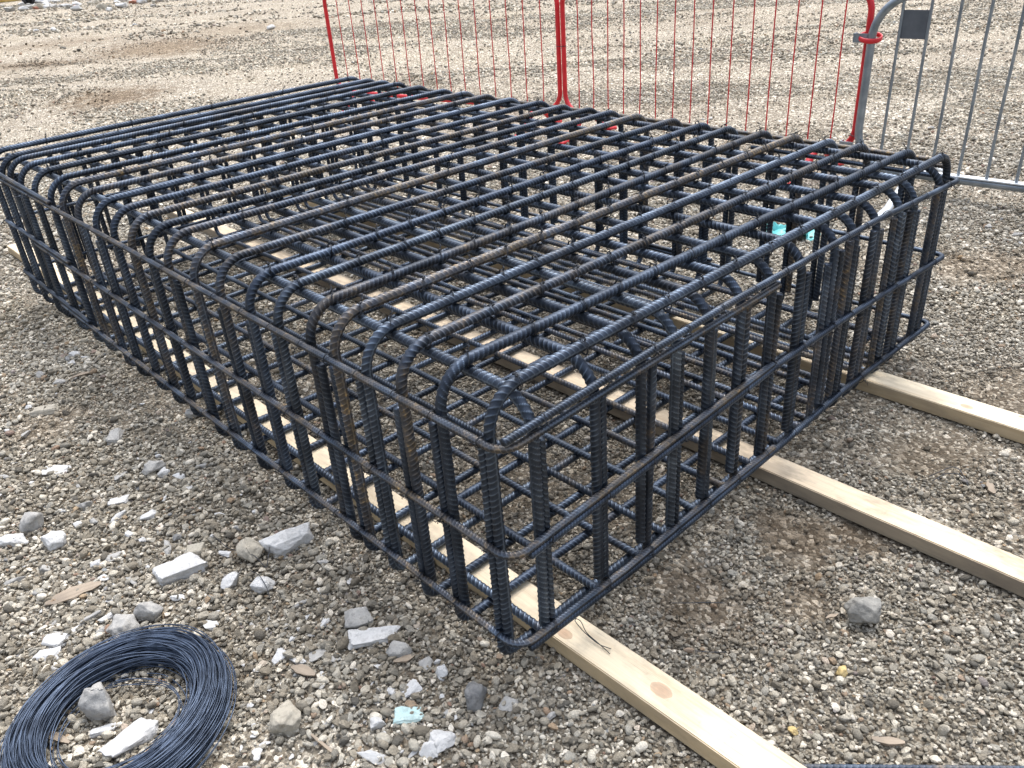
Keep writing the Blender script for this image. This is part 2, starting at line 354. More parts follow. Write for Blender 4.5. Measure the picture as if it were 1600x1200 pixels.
w3 = wood_mat('pine_clean', WB1, (.80, .70, .52), (.44, .33, .19), knots=KNOT3, dirt=.34)
# measured near edges: t1 x=.161@y.03 dir(-.02,-1); t2 x~.98..; t3 x~1.60
timber('clean pale timber bearer running out from under the near corner of the cage', (.176, -1.55), (.188, 4.23), .087, w1, 1)
timber('timber bearer with dirty grey side, between the two cleaner bearers', (1.018, -1.95), (1.045, 4.10), .084, w2, 2)
timber('clean timber bearer farthest from the near corner, dark spot low on its side', (1.686, -2.1), (1.672, 4.0), .090, w3, 3)

# ------------------------------------------------------------------ rebar cage
CW, CL = 2.0, 3.30
AL = [0.055, 0.202, 0.314, 0.448, 0.558, 0.662, 0.809, 0.949, 1.109, 1.258, 1.438, 1.571, 1.708, 1.845, 2.01, 2.181, 2.333, 2.452, 2.639, 2.816, 2.962, 3.079, 3.235]
AF = [0.033, 0.16, 0.298, 0.421, 0.53, 0.655, 0.802, 0.923, 1.061, 1.232, 1.379, 1.503, 1.642, 1.785, 1.97, 2.127, 2.281, 2.42, 2.61, 2.777, 2.902, 3.044, 3.202]
AR = [0.018, 0.132, 0.29, 0.417, 0.533, 0.668, 0.813, 0.918, 1.036, 1.229, 1.346, 1.467, 1.622, 1.757, 1.98, 2.134, 2.284, 2.456, 2.665, 2.862, 3.001, 3.15, 3.297]
yl = [.7 * a + .3 * f for a, f in zip(AL, AF)]; yr = [.6 * a + .4 * f for a, f in zip(AR, AF)]
yl[0] = .048; yr[0] = .036
BX = [.089, .266, .415, .527, .653, .785, .923, 1.063, 1.228, 1.334, 1.468, 1.611, 1.716, 1.891]
ZC = .028   # the cage stands this much above the height at which its rings were measured
ZA, ZB = .718, .6935
cage = empty('rebar_cage', (1.0, 1.65, 0.0))
tag(cage, 'large box-shaped cage of tied blue-black ribbed steel bars resting on three timber bearers', 'rebar cage')
OFF = Vector((1.0, 1.65, 0.0))
def rb(pitch=.0125, h=.0022, th0=0.0, hand=1): return dict(pitch=pitch, h=h, th0=th0, hand=hand)
def ubar(span, z, leg_end, r, R_, var, up=False, h=.0019):
    """U-bar centred on x: legs at +-span/2, top at z; legs reach leg_end"""
    pts = round_path([(-span / 2, 0, leg_end), (-span / 2, 0, z), (span / 2, 0, z), (span / 2, 0, leg_end)], R_, 16)
    th = [0.0, math.pi / 2, .55, math.pi / 2 + .3][var % 4]
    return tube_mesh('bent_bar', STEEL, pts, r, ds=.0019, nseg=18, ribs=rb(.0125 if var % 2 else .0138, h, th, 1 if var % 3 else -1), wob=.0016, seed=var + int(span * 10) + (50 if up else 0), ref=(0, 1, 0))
spanA = CW - .034
meshA = [ubar(spanA, ZA, .113 + .012 * v, .0115, .083, v) for v in range(4)]
meshAb = [ubar(spanA, .0585, .610 - .012 * v, .0108, .034, v + 4, True) for v in range(3)]
spanB = CL - .034
meshB = [ubar(spanB, ZB, .138 + .01 * v, .0115, .080, v + 8) for v in range(3)]
meshBb = [ubar(spanB, .0795, .600 + .01 * v, .0098, .036, v + 12, True) for v in range(3)]
def put(me, p0, p1, roll=0.0, rust=0.2, flip=False, dz=0.0):
    """place a bar centred between p0 and p1, its local x axis along them"""
    p0 = Vector(p0); p1 = Vector(p1); o = ob('bent_bar', me, cage); a = math.atan2(p1.y - p0.y, p1.x - p0.x) + (math.pi if flip else 0)
    o.location = (p0 + p1) / 2 - OFF + Vector((0, 0, dz)); o.rotation_euler = (roll, 0, a); o.color = (rust, 0, 0, 1); return o
rustA = {0: .25, 1: .1, 2: .75, 3: .1, 4: 1.1, 5: .75, 6: .2, 7: .3, 8: .7, 9: 1.0, 10: .6, 12: .9, 15: .8, 16: 1.0, 20: .5}
varA = [0, 1, 1, 0, 0, 1, 1, 3, 1, 0, 1, 3, 1, 3, 0, 1, 0, 2, 0, 1, 3, 0, 0]
for k in range(23):
    put(meshA[varA[k] % 4], (.017, yl[k], 0), (CW - .017, yr[k], 0), rnd.uniform(-.012, .012), rustA.get(k, rnd.uniform(.05, .5)), k % 2 == 1, rnd.uniform(-.0025, .0025))
    sgn = 1 if (k % 5 or k == 0) else -1
    put(meshAb[k % 3], (.018, yl[k] + sgn * .0245, 0), (CW - .018, yr[k] + sgn * .0245 + rnd.uniform(-.004, .004), 0), rnd.uniform(-.012, .012), rnd.uniform(.1, .6), k % 2 == 0, rnd.uniform(0, .0015))
for k in range(14):
    x1 = BX[k]; x2 = x1 + rnd.uniform(-.012, .012)
    put(meshB[k % 3], (x1, .017, 0), (x2, CL - .017, 0), rnd.uniform(-.012, .012), [.15, .1, .3, .2, .6, .3][k % 6], k % 2 == 0)
    put(meshBb[k % 3], (x1 + .0240, .018, 0), (x2 + .0240, CL - .018, 0), rnd.uniform(-.01, .01), rnd.uniform(.2, .75), k % 2 == 1, .001)
for k in (8, 9, 10, 11, 12, 13):
    put(meshBb[(k + 1) % 3], (BX[k] - .0245 + rnd.uniform(-.004, .004), .020, 0), (BX[k] - .0245, CL - .020, 0), rnd.uniform(-.01, .01), rnd.uniform(.3, .9), k % 2 == 0, .021 if k % 2 else .0015)
# perimeter ring bars (thinner, lapped)
def ring(corners, r=.0078, R_=.042, rust=.3, th0=1.1, seed=0):
    pts = round_path(corners, R_, 12) if len(corners) > 2 else np.array(corners, float)
    pts = np.array(pts, float) - np.array(OFF) + np.array((0, 0, ZC))
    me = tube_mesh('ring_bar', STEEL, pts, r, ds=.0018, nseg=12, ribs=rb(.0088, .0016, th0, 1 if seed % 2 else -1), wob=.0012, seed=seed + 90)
    o = ob('ring_bar', me, cage); o.color = (rust, 0, 0, 1); return o
E = .0
d = .0135
top = .6085
ring([(.915, 0, .611), (0, 0, .6005), (0, 2.0, .606), (0, CL - .06, .612)], rust=.8, seed=1)                      # near corner, long left side
ring([(.004, 0, .622), (.7, 0, .640), (1.4, 0, .634), (CW, 0, .606), (CW, .75, .610)], R_=.036, rust=.35, seed=2)
ring([(.0, 2.405, .625), (0, CL, .640), (1.3, CL, .628)], rust=.5, seed=3)
ring([(CW + .001, CL - .9, .628), (CW + .001, CL, .628), (.9, CL, .614)], rust=.5, seed=4)
ring([(CW + .004, .11, .654), (CW + .004, 1.4, .660), (CW + .004, 2.9, .656)], rust=1.5, seed=5)
ring([(CW + .016, .06, .636), (CW + .016, 1.2, .642), (CW + .016, 2.6, .640)], rust=1.1, seed=15)
ring([(.925, 0, .392), (.45, 0, .372), (0, 0, .350), (0, .9, .360), (0, 2.85, .374)], rust=.85, seed=6)
ring([(.05, .0, .334), (.5, 0, .354), (.95, 0, .3785), (1.3, 0, .377), (1.6, 0, .366), (CW, 0, .352), (CW, 1.2, .36)], R_=.03, rust=.18, seed=7)
ring([(0, 2.42, .389), (0, CL - .05, .400), (.9, CL - .05, .38)], rust=.7, seed=8)
ring([(CW + .001, .9, .374), (CW + .001, CL, .376), (.6, CL, .366)], rust=.5, seed=9)
ring([(.98, 0, .112), (.35, 0, .100), (0, 0, .112), (0, .9, .114), (0, 2.75, .122)], rust=.85, seed=10)
ring([(.03, .0, .0955), (.35, 0, .0835), (.98, 0, .0955), (1.35, 0, .113), (1.7, 0, .110), (CW, 0, .104), (CW, 1.3, .11)], R_=.03, rust=.2, seed=11)
ring([(.0, 2.43, .1385), (0, CL - .03, .156), (.9, CL - .03, .14)], rust=.3, seed=12)
ring([(CW + .001, .9, .124), (CW + .001, CL, .124), (.6, CL, .126)], rust=.5, seed=13)
# tie wires -----------------------------------------------------------------------------------
def tie_mesh(seed, R1=.0118, R2=.0175):
    rr = random.Random(seed); parts = []
    for q in range(2):
        th = np.linspace(0, 2 * np.pi, 15); off = q * .0022
        tilt = rr.uniform(-.5, .5)
        pts = np.stack([off + .005 * np.sin(th + tilt), R1 * np.cos(th), R2 * .72 * np.sin(th)], 1); parts.append(tube(pts, .0008, nseg=4, caps=False))
    a = rr.uniform(-1, 1)
    for q in range(2):
        t = np.linspace(0, 1, 9); ln = rr.uniform(.007, .021)
        pts = np.stack([.002 * np.cos(t * 14 + q * 3.14) + a * ln * t * .5, -R1 - ln * t * .75 - .001, .0022 * np.sin(t * 14 + q * 3.14) + ln * .5 * t * t * rr.choice((-1, 1))], 1); parts.append(tube(pts, .0008, nseg=4, caps=False))
    return merge(parts)
ties = [mesh_np('tie_wire', *tie_mesh(s), WIRE) for s in range(5)]
spots = []   # (point, axis angle, tilt) - local x = ring bar direction, -y = outward
def ringz(y, lvl): return [np.interp(y, (0, 2, 3.3), (.6005, .606, .612)), np.interp(y, (0, .9, 3.3), (.350, .362, .39)), np.interp(y, (0, .9, 2.4, 3.3), (.112, .116, .125, .15))][lvl]
def ringzx(x, lvl): return [np.interp(x, (0, .7, 1.4, 2), (.622, .640, .634, .606)), np.interp(x, (0, .95, 1.5, 2), (.345, .380, .368, .352)), np.interp(x, (0, .35, 1., 2), (.112, .1, .112, .104))][lvl]
for lvl in range(3):
    for k in range(23): spots.append(((0.0, yl[k] + .011, ZC + ringz(yl[k], lvl)), -math.pi / 2, (CAM - Vector((0, yl[k], .4))).length))
    for k in range(14): spots.append(((BX[k] + .01, 0.0, ZC + ringzx(BX[k], lvl)), 0.0, (CAM - Vector((BX[k], 0, .4))).length))
for k in range(0, 23):
    for j in range(14):
        if (k + j * 2) % 3 == 0 or k < 8: spots.append(((BX[j], yl[k] + (yr[k] - yl[k]) * BX[j] / 2, ZA + .001), 99, (CAM - Vector((BX[j], yl[k], ZA))).length * 1.15))
spots.sort(key=lambda s_: s_[2]); rest = []
for n_, (p, a, dd) in enumerate(spots):
    top_ = a == 99
    rot = (math.radians(-70) if top_ else rnd.uniform(-.25, .25), rnd.uniform(-.3, .3), (rnd.uniform(-.2, .2) if top_ else a))
    sc_ = 1.32 if top_ else 1.0
    if n_ < 96:
        o = ob('tie_wire', ties[n_ % 5], cage, Vector(p) - OFF, rot); o.scale = (sc_,) * 3
    else:
        V, F = tie_mesh(n_); Mx = np.array(Matrix.LocRotScale(Vector(p) - OFF, Matrix.Rotation(0, 3, 'X') @ __import__('mathutils').Euler(rot).to_matrix(), Vector((sc_,) * 3)))
        rest.append((V @ Mx[:3, :3].T + Mx[:3, 3], F))
V, F = merge(rest); o = ob('tie_wires', mesh_np('tie_wires', V, F, WIRE), cage); o['kind'] = 'stuff'

# ------------------------------------------------------------------ coil of tying wire
def coil():
    parts = []; rr = np.random.default_rng(5)
    for k in range(400):
        u = rr.normal(0, .34); R0 = 0.184 + .062 * np.clip(u, -1, 1) * .9
        hh = .004 + .066 * rr.random() * math.sqrt(max(0.03, 1 - np.clip(u, -1, 1) ** 2))
        th = np.linspace(0, 2 * np.pi, 73); p1, p2, p3 = rr.uniform(0, 6.28, 3)
        wr = .0045 * np.sin(th + p1) + .0045 * np.sin(2 * th + p2) + .0012 * np.sin(5 * th + p3)
        R_ = R0 + wr; z = hh + .007 * np.sin(th + p2) + .004 * np.sin(3 * th + p1); z = np.maximum(z, .004)
        pts = np.stack([R_ * np.cos(th) * 1.04, R_ * np.sin(th) * .97, z], 1); parts.append(tube(pts, .0012, nseg=5, caps=False))
    for k in range(5):   # loose turns that stray inside and outside
        th = np.linspace(rr.uniform(0, 6), rr.uniform(7, 10), 60); R0 = rr.choice([.118, .122, .115, .236, .234]) 
        pts = np.stack([R0 * np.cos(th) + .012 * np.sin(th * 1.7), R0 * np.sin(th), .012 + .02 * np.abs(np.sin(th * .8 + k))], 1); parts.append(tube(pts, .0010, nseg=5, caps=False))
    return merge(parts)
V, F = coil(); o = ob('wire_coil', mesh_np('wire_coil', V, F, COIL), loc=(-.637, .566, .0)); o.rotation_euler = (0, 0, .5)
tag(o, 'round coil of blue-black tying wire lying flat on the gravel', 'wire coil')

# ------------------------------------------------------------------ barriers
def barrier(p0, p1, label, mat, kindname, H=1.02, zb=.17, rt=.017, rr_=.0038, n=15, Rb=.13):
    p0 = Vector((*p0, 0)); p1 = Vector((*p1, 0)); L = (p1 - p0).length
    b = empty('pedestrian_barrier', (p0 + p1) / 2, math.atan2(p1.y - p0.y, p1.x - p0.x)); tag(b, label, 'barrier', 'crowd-control barriers behind the cage')
    a = L / 2 - rt - .004; path = round_path([(0, 0, zb), (-a, 0, zb), (-a, 0, H), (a, 0, H), (a, 0, zb), (0.0, 0, zb)], Rb, 12)
    ob('frame', tube_mesh('frame', mat, path, rt, ds=.02, nseg=14, ref=(0, 1, 0)), b)
    rod = None
    for k in range(n):
        x = -a + 2 * a * (k + 1) / (n + 1); r2 = random.Random(k + int(L * 100)); j = r2.uniform(-.004, .004)
        pts = [(x, 0, zb + .005), (x + j, r2.uniform(-.006, .006), .4), (x - j, r2.uniform(-.006, .006), .75), (x, 0, H - .005)]
        ob('bar', tube_mesh('bar', mat, np.array(pts), rr_, ds=.08, nseg=8, caps=False), b)
    return b, L, a
def foot(b, x, mat, half=.30, tilt=0.0):
    pts = round_path([(x, -half, .012), (x, -half * .72, .02), (x, -.05, .155), (x, .05, .155), (x, half * .72, .02), (x, half, .012)], .03, 5)
    P_ = np.array(pts); V, F = tube(P_, .017, ds=.02, nseg=10, ref=(1, 0, 0)); V[:, 0] = x + (V[:, 0] - x) * 1.3
    ob('foot', mesh_np('foot', V, F, mat), b)
J = (3.837, 3.446)
b1, L1, a1 = barrier((3.463, 5.920), (J[0] - .002, J[1] + .002), 'red barrier with thin red bars, farther of the two red ones', REDP, 'r')
foot(b1, -a1 + .25, REDP); foot(b1, a1 - .22, REDP)
b2, L2, a2 = barrier((J[0], J[1] - .002), (3.801, 1.166), 'red barrier clipped to the grey barrier at one end', REDP, 'r')
foot(b2, -a2 + .22, REDP); foot(b2, a2 - .2, REDP)
b3, L3, a3 = barrier((3.755, 1.171), (3.954, -1.176), 'grey galvanised barrier with a small blank plate between two bars', GALV, 'g', H=.985, zb=.10, Rb=.21, rt=.021, rr_=.008, n=16)
foot(b3, -a3 + .34, GALVL, .55); foot(b3, a3 - .4, GALVL, .45)
dx = 2 * a3 / 17
V, F = box_vf(-a3 + dx * 1.5, -.002, .845, dx - .012, .004, .135); ob('plate', mesh_np('plate', V, F, PLATE, False), b3)
for z in (.775, .215):   # coupling lugs on the end post
    V, F = box_vf(-a3 - .055, -.012, z, .075, .005, .045); V2, F2 = box_vf(-a3 - .09, .012, z, .005, .045, .045)
    ob('hook', mesh_np('hook', *merge([(V, F), (V2, F2)]), GALV, False), b3)
# pale flat strip on the lower rail of the grey barrier
V, F = box_vf(.1, -.004, .122, 2 * a3 - .5, .045, .006); ob('rail_cap', mesh_np('rail_cap', V, F, GALVL, False), b3)
# plastic strap round both end posts and wire ties
def loop_obj(name, c, rx_, ry_, r, mat, label, cat, rz=0, flat=1.0, tilt=.12, grp=None):
    th = np.linspace(0, 2 * np.pi, 33); pts = np.stack([rx_ * np.cos(th), ry_ * np.sin(th), tilt * rx_ * np.cos(th)], 1)
    V, F = tube(pts, r, nseg=8, caps=False); V[:, 2] = V[:, 2] * 1 + 0; o = ob(name, mesh_np(name, V, F, mat), loc=c); o.scale = (1, 1, flat); o.rotation_euler = (0, 0, rz)
    tag(o, label, cat, grp); return o
loop_obj('cable_strap', (3.778, 1.163, .775), .055, .055, .0058, REDP, 'red strap looped round the grey end post and the red post', 'strap', rz=.6, flat=2.2, tilt=.10)
loop_obj('wire_tie', (J[0] - .002, J[1], .62), .024, .045, .0022, WIRE, 'dark wire tie round the two red posts', 'wire tie')
loop_obj('wire_tie', (3.783, 1.155, .27), .026, .046, .0020, WIRE, 'dark wire tie low on the grey end post', 'wire tie')

# ------------------------------------------------------------------ stones and litter
def rock_mesh(seed, sx, sy, sz, mat, n=16, sub=3, sharp=.5):
    rr = random.Random(seed); bm = bmesh.new()
    for k in range(n):
        if sharp > .85 and k < 12: v = Vector(((-1, 1)[k & 1] * rr.uniform(.42, .98), (-1, 1)[(k >> 1) & 1] * rr.uniform(.35, .92), (-1, 1)[(k >> 2) & 1] * rr.uniform(.45, .8)))
        else: v = Vector((rr.gauss(0, 1), rr.gauss(0, 1), rr.gauss(0, 1))).normalized() * rr.uniform(.8, 1.05)
        bm.verts.new(v)
    r = bmesh.ops.convex_hull(bm, input=bm.verts)
    bmesh.ops.delete(bm, geom=[g for g in r['geom_interior'] if isinstance(g, bmesh.types.BMVert)], context='VERTS')
    bmesh.ops.bevel(bm, geom=bm.edges[:] + bm.verts[:], offset=.10 * (1.2 - sharp), segments=2, affect='EDGES', profile=.6)
    bmesh.ops.triangulate(bm, faces=bm.faces)
    for _ in range(sub): bmesh.ops.subdivide_edges(bm, edges=[e for e in bm.edges if e.calc_length() > (.22, .15)[_ > 0]], cuts=1, use_grid_fill=True)
    bmesh.ops.triangulate(bm, faces=bm.faces)
    for v in bm.verts:
        f = 1 + .12 * mn.noise(v.co * 1.7 + Vector((seed, 0, 0))) + .07 * mn.noise(v.co * 4.5 + Vector((0, seed, 0))) + .035 * mn.noise(v.co * 11)
        v.co = Vector((v.co.x * f * sx, v.co.y * f * sy, v.co.z * f * sz))
    bmesh.ops.recalc_face_normals(bm, faces=bm.faces)
    return mesh_bm('stone', bm, mat, True)
def gpt(px, py, z=0.0):   # where a sight line through a photograph point meets the ground (used once, to read positions off)
    v = RT * ((px - 800) / 1285) + UP * (-(py - 600) / 1285) + FW; t = (z - CAM.z) / v.z; p = CAM + v * t; return p, t * v.length
def along(px_angle):      # picture direction -> heading on the ground
    v = RT * math.cos(px_angle) + UP * math.sin(px_angle) * 1.6; return math.atan2(v.y, v.x)
def stone(px, py, wpx, hpx, ang, mat, label, seed, flat=.45, sharp=.5, sink=.6, cat='stone', name='stone', group=None, tilt=0.0):
    p, dd = gpt(px, py); s = dd / 1285; sx = wpx * s * .5; sy = hpx * s * .5 * 1.25; sz = max(.0065, min(sx, sy) * flat * 1.4)
    o = ob(name, rock_mesh(seed, sx, sy, sz, mat, sharp=sharp)); o.location = (p.x, p.y, float(gh(p.x, p.y)) + sz * (1 - sink) + .004)
    o.rotation_euler = (tilt, 0, along(math.radians(ang))); tag(o, label, cat, group); return o
stone(457, 850, 88, 36, 48, R_WHITE, 'long white angular block of rubble beside the cage', 21, .6, .9)
stone(284, 893, 70, 34, 40, R_WHITE, 'pale rubble slab with a smooth flat face, left of the rounded buff stone', 22, .5, .9)
stone(305, 862, 34, 24, 10, R_TAN, 'small cream stone flake touching the pale slab', 23, .4, .9)
stone(583, 997, 78, 36, 8, R_WHITE, 'flat white pointed stone near the lower corner of the cage', 24, .22, .95)
stone(562, 973, 52, 38, 20, R_GREY, 'grey lump lying against the flat white pointed stone', 25, .6)
stone(628, 1020, 54, 34, 15, R_GREY, 'rough grey lump to the right of the flat white pointed stone', 26, .5)
stone(392, 868, 48, 44, 0, R_TAN, 'rounded buff stone between two white rubble blocks', 27, .7, .2)
stone(632, 1121, 56, 27, 0, R_TEAL, 'flat pale turquoise fragment', 28, .16, .9, cat='fragment', name='fragment')
stone(446, 1128, 56, 52, 60, R_TAN, 'large brown-grey stone right of the wire coil', 29, .6, .6)
stone(164, 1112, 62, 46, 5, R_GREY, 'pitted grey concrete lump inside the wire coil', 30, .8, .5)
stone(205, 1160, 78, 34, 60, R_WHITE, 'long pale stone inside the wire coil', 31, .4, .9)
stone(163, 1143, 38, 14, 20, R_WHITE, 'thin white flake inside the wire coil', 33, .3, .9)
stone(744, 1096, 40, 44, 0, R_DARK, 'dark rounded stone with a black patch, below the cage corner', 34, .8, .3)
stone(1350, 966, 62, 36, -5, R_MOTT, 'largest grey stone on the gravel between two timbers', 35, .75, .6, .15)
stone(197, 988, 48, 34, 20, R_GREY, 'pale grey stone touching the outer edge of the wire coil', 36, .7, .6)
stone(238, 963, 46, 32, 0, R_GREY, 'mottled grey stone just above the wire coil', 37, .8, .5)
stone(50, 820, 40, 38, 30, R_GREY, 'rough grey lump near the left edge of the gravel', 38, .7)
stone(85, 848, 38, 26, 5, R_WHITE, 'white rounded lump beside the rough grey lump', 39, .7)
stone(20, 848, 52, 20, 0, R_WHITE, 'white flattish lump left of the rough grey lump', 40, .5)
stone(86, 736, 40, 24, 5, R_WHITE, 'bright white flat shard alone on the gravel', 41, .12, .95)
stone(180, 683, 40, 22, -70, R_GREY, 'grey rectangular shard standing out from the gravel', 42, .4, .95)
stone(186, 782, 36, 18, 15, R_WHITE, 'thin white curled shard', 43, .3, .9)
stone(72, 643, 42, 20, 5, R_TAN, 'flat brown tile fragment on the gravel', 44, .3, .95, cat='fragment', name='fragment')
stone(412, 918, 44, 30, 25, R_WHITE, 'white lump with a wire across it', 45, .6, .7)
stone(362, 912, 34, 26, 35, R_WHITE, 'small white stone below the rounded buff stone', 46, .6, .7)
stone(690, 1160, 50, 34, 60, R_WHITE, 'pale elongated stone at the lower edge near the centre', 47, .5, .8)
stone(675, 1176, 40, 24, 10, R_WHITE, 'pale blocky stone below the pale elongated one', 48, .6, .8)
stone(240, 735, 40, 28, 10, R_GREY, 'whitish crumbly lump left of the cage side', 49, .5)
stone(300, 648, 24, 20, 0, R_GREY, 'grey pebble stone close under the long cage side', 50, .6)
stone(88, 1003, 36, 24, 0, R_WHITE, 'bright white chip left of the wire coil', 51, .3, .9)
stone(77, 1026, 42, 18, 5, R_WHITE, 'white flat chip below the bright white chip', 52, .3, .9)
stone(315, 1050, 36, 34, 60, R_WHITE, 'white stone tucked under the inner side of the wire coil', 53, .6)
stone(1238, 1145, 16, 14, 0, R_YEL, 'yellow pebble beside the near timber', 54, .7, .2, cat='pebble', name='pebble')
stone(1315, 1050, 24, 17, 20, R_YEL, 'ochre stone on the gravel below the largest grey stone', 55, .6, .6, cat='pebble', name='pebble')
stone(487, 705, 34, 26, 20, R_GREY, 'grey lump under the long side of the cage', 56, .6)
stone(500, 300, 44, 16, 10, R_WHITE, 'white lump seen through the cage bars', 57, .6)
for k, (x, y, w_, h_, mt, lb) in enumerate([(118, 555, 24, 12, R_WHITE, 'small white stone by the left edge of the cage'), (280, 745, 26, 14, R_WHITE, None), (95, 600, 20, 12, R_GREY, None)]):
    stone(x, y, w_, h_, 0, mt, lb or 'pale rubble stone scattered among the gravel', 70 + k, group=None if lb else 'pale rubble stones')
# the scatter of look-alike rubble lumps
NAMED = [(457, 850), (283, 890), (583, 997), (562, 973), (392, 868), (632, 1121), (446, 1128), (412, 918), (744, 1096), (628, 1020), (690, 1160), (362, 912), (238, 963), (50, 820), (85, 848), (86, 736), (180, 683)]
placed = []; kk = 0
# unit meshes in true proportion to their stones' size: several shapes for each colour
RM = {'white': [rock_mesh(200 + q, .016, .016, .016, R_WHITE, sharp=.3 + .1 * q) for q in range(4)], 'grey': [rock_mesh(220 + q, .016, .016, .016, R_GREY, sharp=.3 + .1 * q) for q in range(4)],
      'buff': [rock_mesh(240 + q, .016, .016, .016, R_TAN, sharp=.3 + .1 * q) for q in range(3)], 'dark': [rock_mesh(260, .016, .016, .016, R_DARK, sharp=.4)]}
def where(px, py):   # nearest landmark on the ground
    if px < 430 and py > 960: return 'left of the wire coil' if px < 90 else 'close round the wire coil'
    if py > 1080: return 'right of the wire coil by the lower edge' if px < 620 else 'below the near corner of the cage'
    if py > 930: return 'between the wire coil and the near corner of the cage'
    if py > 800: return 'round the long white block' if px > 250 else 'above the wire coil'
    if py > 650: return 'beside the middle of the long cage side' if px > 230 else 'round the bright white flat shard'
    return 'by the left end of the long cage side'
tries = 0
while kk < 215 and tries < 20000:
    tries += 1
    a = rnd.random()
    if a < .42: px, py = rnd.gauss(560, 150), rnd.gauss(1060, 90)
    elif a < .72: px, py = rnd.gauss(350, 140), rnd.gauss(890, 90)
    else: px, py = rnd.uniform(0, 420), rnd.uniform(480, 1000)
    if not (0 < px < 900 and 480 < py < 1200): continue
    if any(math.hypot(px - q[0], py - q[1]) < q[2] for q in [(n0, n1, 40) for n0, n1 in NAMED] + placed): continue
    p, dd = gpt(px, py)
    if p.x > -.03 and p.y > -.05: continue
    if (p - Vector((-.637, .566, 0))).length < .26 and (p - Vector((-.637, .566, 0))).length > .11: continue
    f_ = .42 + 1.25 * rnd.random() ** 2.6; placed.append((px, py, 12 + f_ * 9))
    cn = rnd.choices(['white', 'grey', 'buff', 'dark'], [.56, .26, .14, .04])[0]; sh = rnd.choice(('flat', 'chunky', 'long'))
    o = ob('stone', rnd.choice(RM[cn])); sx_, sy_, sz_ = {'flat': (1.15, .9, .4), 'chunky': (1, .85, .75), 'long': (1.5, .65, .5)}[sh]
    o.scale = (f_ * sx_, f_ * sy_, f_ * sz_); sz = .016 * f_ * sz_; o.location = (p.x, p.y, float(gh(p.x, p.y)) + sz * .25 + .003)
    o.rotation_euler = (rnd.uniform(-.35, .35), rnd.uniform(-.35, .35), rnd.uniform(0, 6.28))
    big = 'larger' if f_ > 1.0 else 'small'; w_ = where(px, py); tag(o, '%s %s %s stone %s' % (big, cn, sh, w_), 'stone', '%s %s %s stones %s' % (big, cn, sh, w_)); kk += 1
# wood chips
CHIP = wood_mat('weathered_wood', (.22, .175, .13), (.36, .29, .215), (.22, .17, .12), dirt=.5)
def chip(px, py, lpx, wpx, ang, label, th=.004, mat=CHIP, seed=0):
    p, dd = gpt(px, py); s = dd / 1285; l_, w_ = lpx * s * .5, wpx * s * .6; rr = random.Random(seed); bm = bmesh.new(); n = 7; rows = []
    for k in range(n):
        t = -1 + 2 * k / (n - 1); ww = w_ * (1 - .75 * abs(t) ** 2.2) * rr.uniform(.75, 1.1); z = .003 * math.sin(t * 2 + seed)
        rows.append([bm.verts.new((-ww, t * l_, z)), bm.verts.new((ww * rr.uniform(.7, 1.1), t * l_, z)), bm.verts.new((ww * .9, t * l_, z + th)), bm.verts.new((-ww * .9, t * l_, z + th))])
    for r0, r1 in zip(rows, rows[1:]):
        for k in range(4): bm.faces.new((r0[k], r1[k], r1[(k + 1) % 4], r0[(k + 1) % 4]))
    bm.faces.new(rows[0]); bm.faces.new(rows[-1][::-1]); bmesh.ops.recalc_face_normals(bm, faces=bm.faces)
    o = ob('wood_chip', mesh_bm('wood_chip', bm, mat)); o.location = (p.x, p.y, float(gh(p.x, p.y)) + .011); o.rotation_euler = (rr.uniform(-.1, .1), rr.uniform(-.1, .1), along(math.radians(ang)) - math.pi / 2)
    tag(o, label, 'wood chip'); return o
chip(116, 930, 70, 22, 38, 'broad frayed wood chip above the wire coil', seed=1)
chip(475, 1052, 42, 14, -28, 'curved tan wood chip right of the wire coil', seed=2)
chip(505, 1165, 62, 5, -42, 'thin pale straw-like sliver of wood near the bottom', .003, seed=3)
chip(633, 1036, 34, 10, 35, 'small tan splinter below the rough grey lump', seed=4)
chip(1547, 768, 28, 9, 85, 'short pale wooden slip between two timbers', .004, seed=5)
chip(1387, 1160, 40, 12, -20, 'flat brown wood chip near the lower right', .005, seed=6)
chip(90, 1158, 46, 12, -25, 'brown wood splinter inside the wire coil', seed=7)
chip(130, 590, 30, 8, 55, 'reddish wood splinter left of the cage', seed=8)
chip(1300, 1000 - 36, 22, 6, 30, 'tiny pale splinter left of the largest grey stone', .003, seed=9)
# crumpled turquoise plastic behind the cage
TURQ = simple('turquoise_plastic', (.03, .30, .31), (.14, .52, .51), 20, .4)
p, dd = gpt(1232, 372); bm = bmesh.new(); bmesh.ops.create_grid(bm, x_segments=16, y_segments=12, size=1)
for v in bm.verts:
    a = mn.noise(v.co * 2.1 + Vector((3, 1, 0))); v.co = Vector((v.co.x * .12 + .035 * a, v.co.y * .075 + .03 * mn.noise(v.co * 3), .035 + .05 * a + .02 * mn.noise(v.co * 6)))
r = bmesh.ops.solidify(bm, geom=bm.faces[:], thickness=.0015)
o = ob('plastic_scrap', mesh_bm('plastic_scrap', bm, TURQ, True), loc=(p.x, p.y, .005)); o.rotation_euler = (0, .1, -.7); tag(o, 'crumpled turquoise plastic scrap on the ground behind the cage', 'plastic scrap')
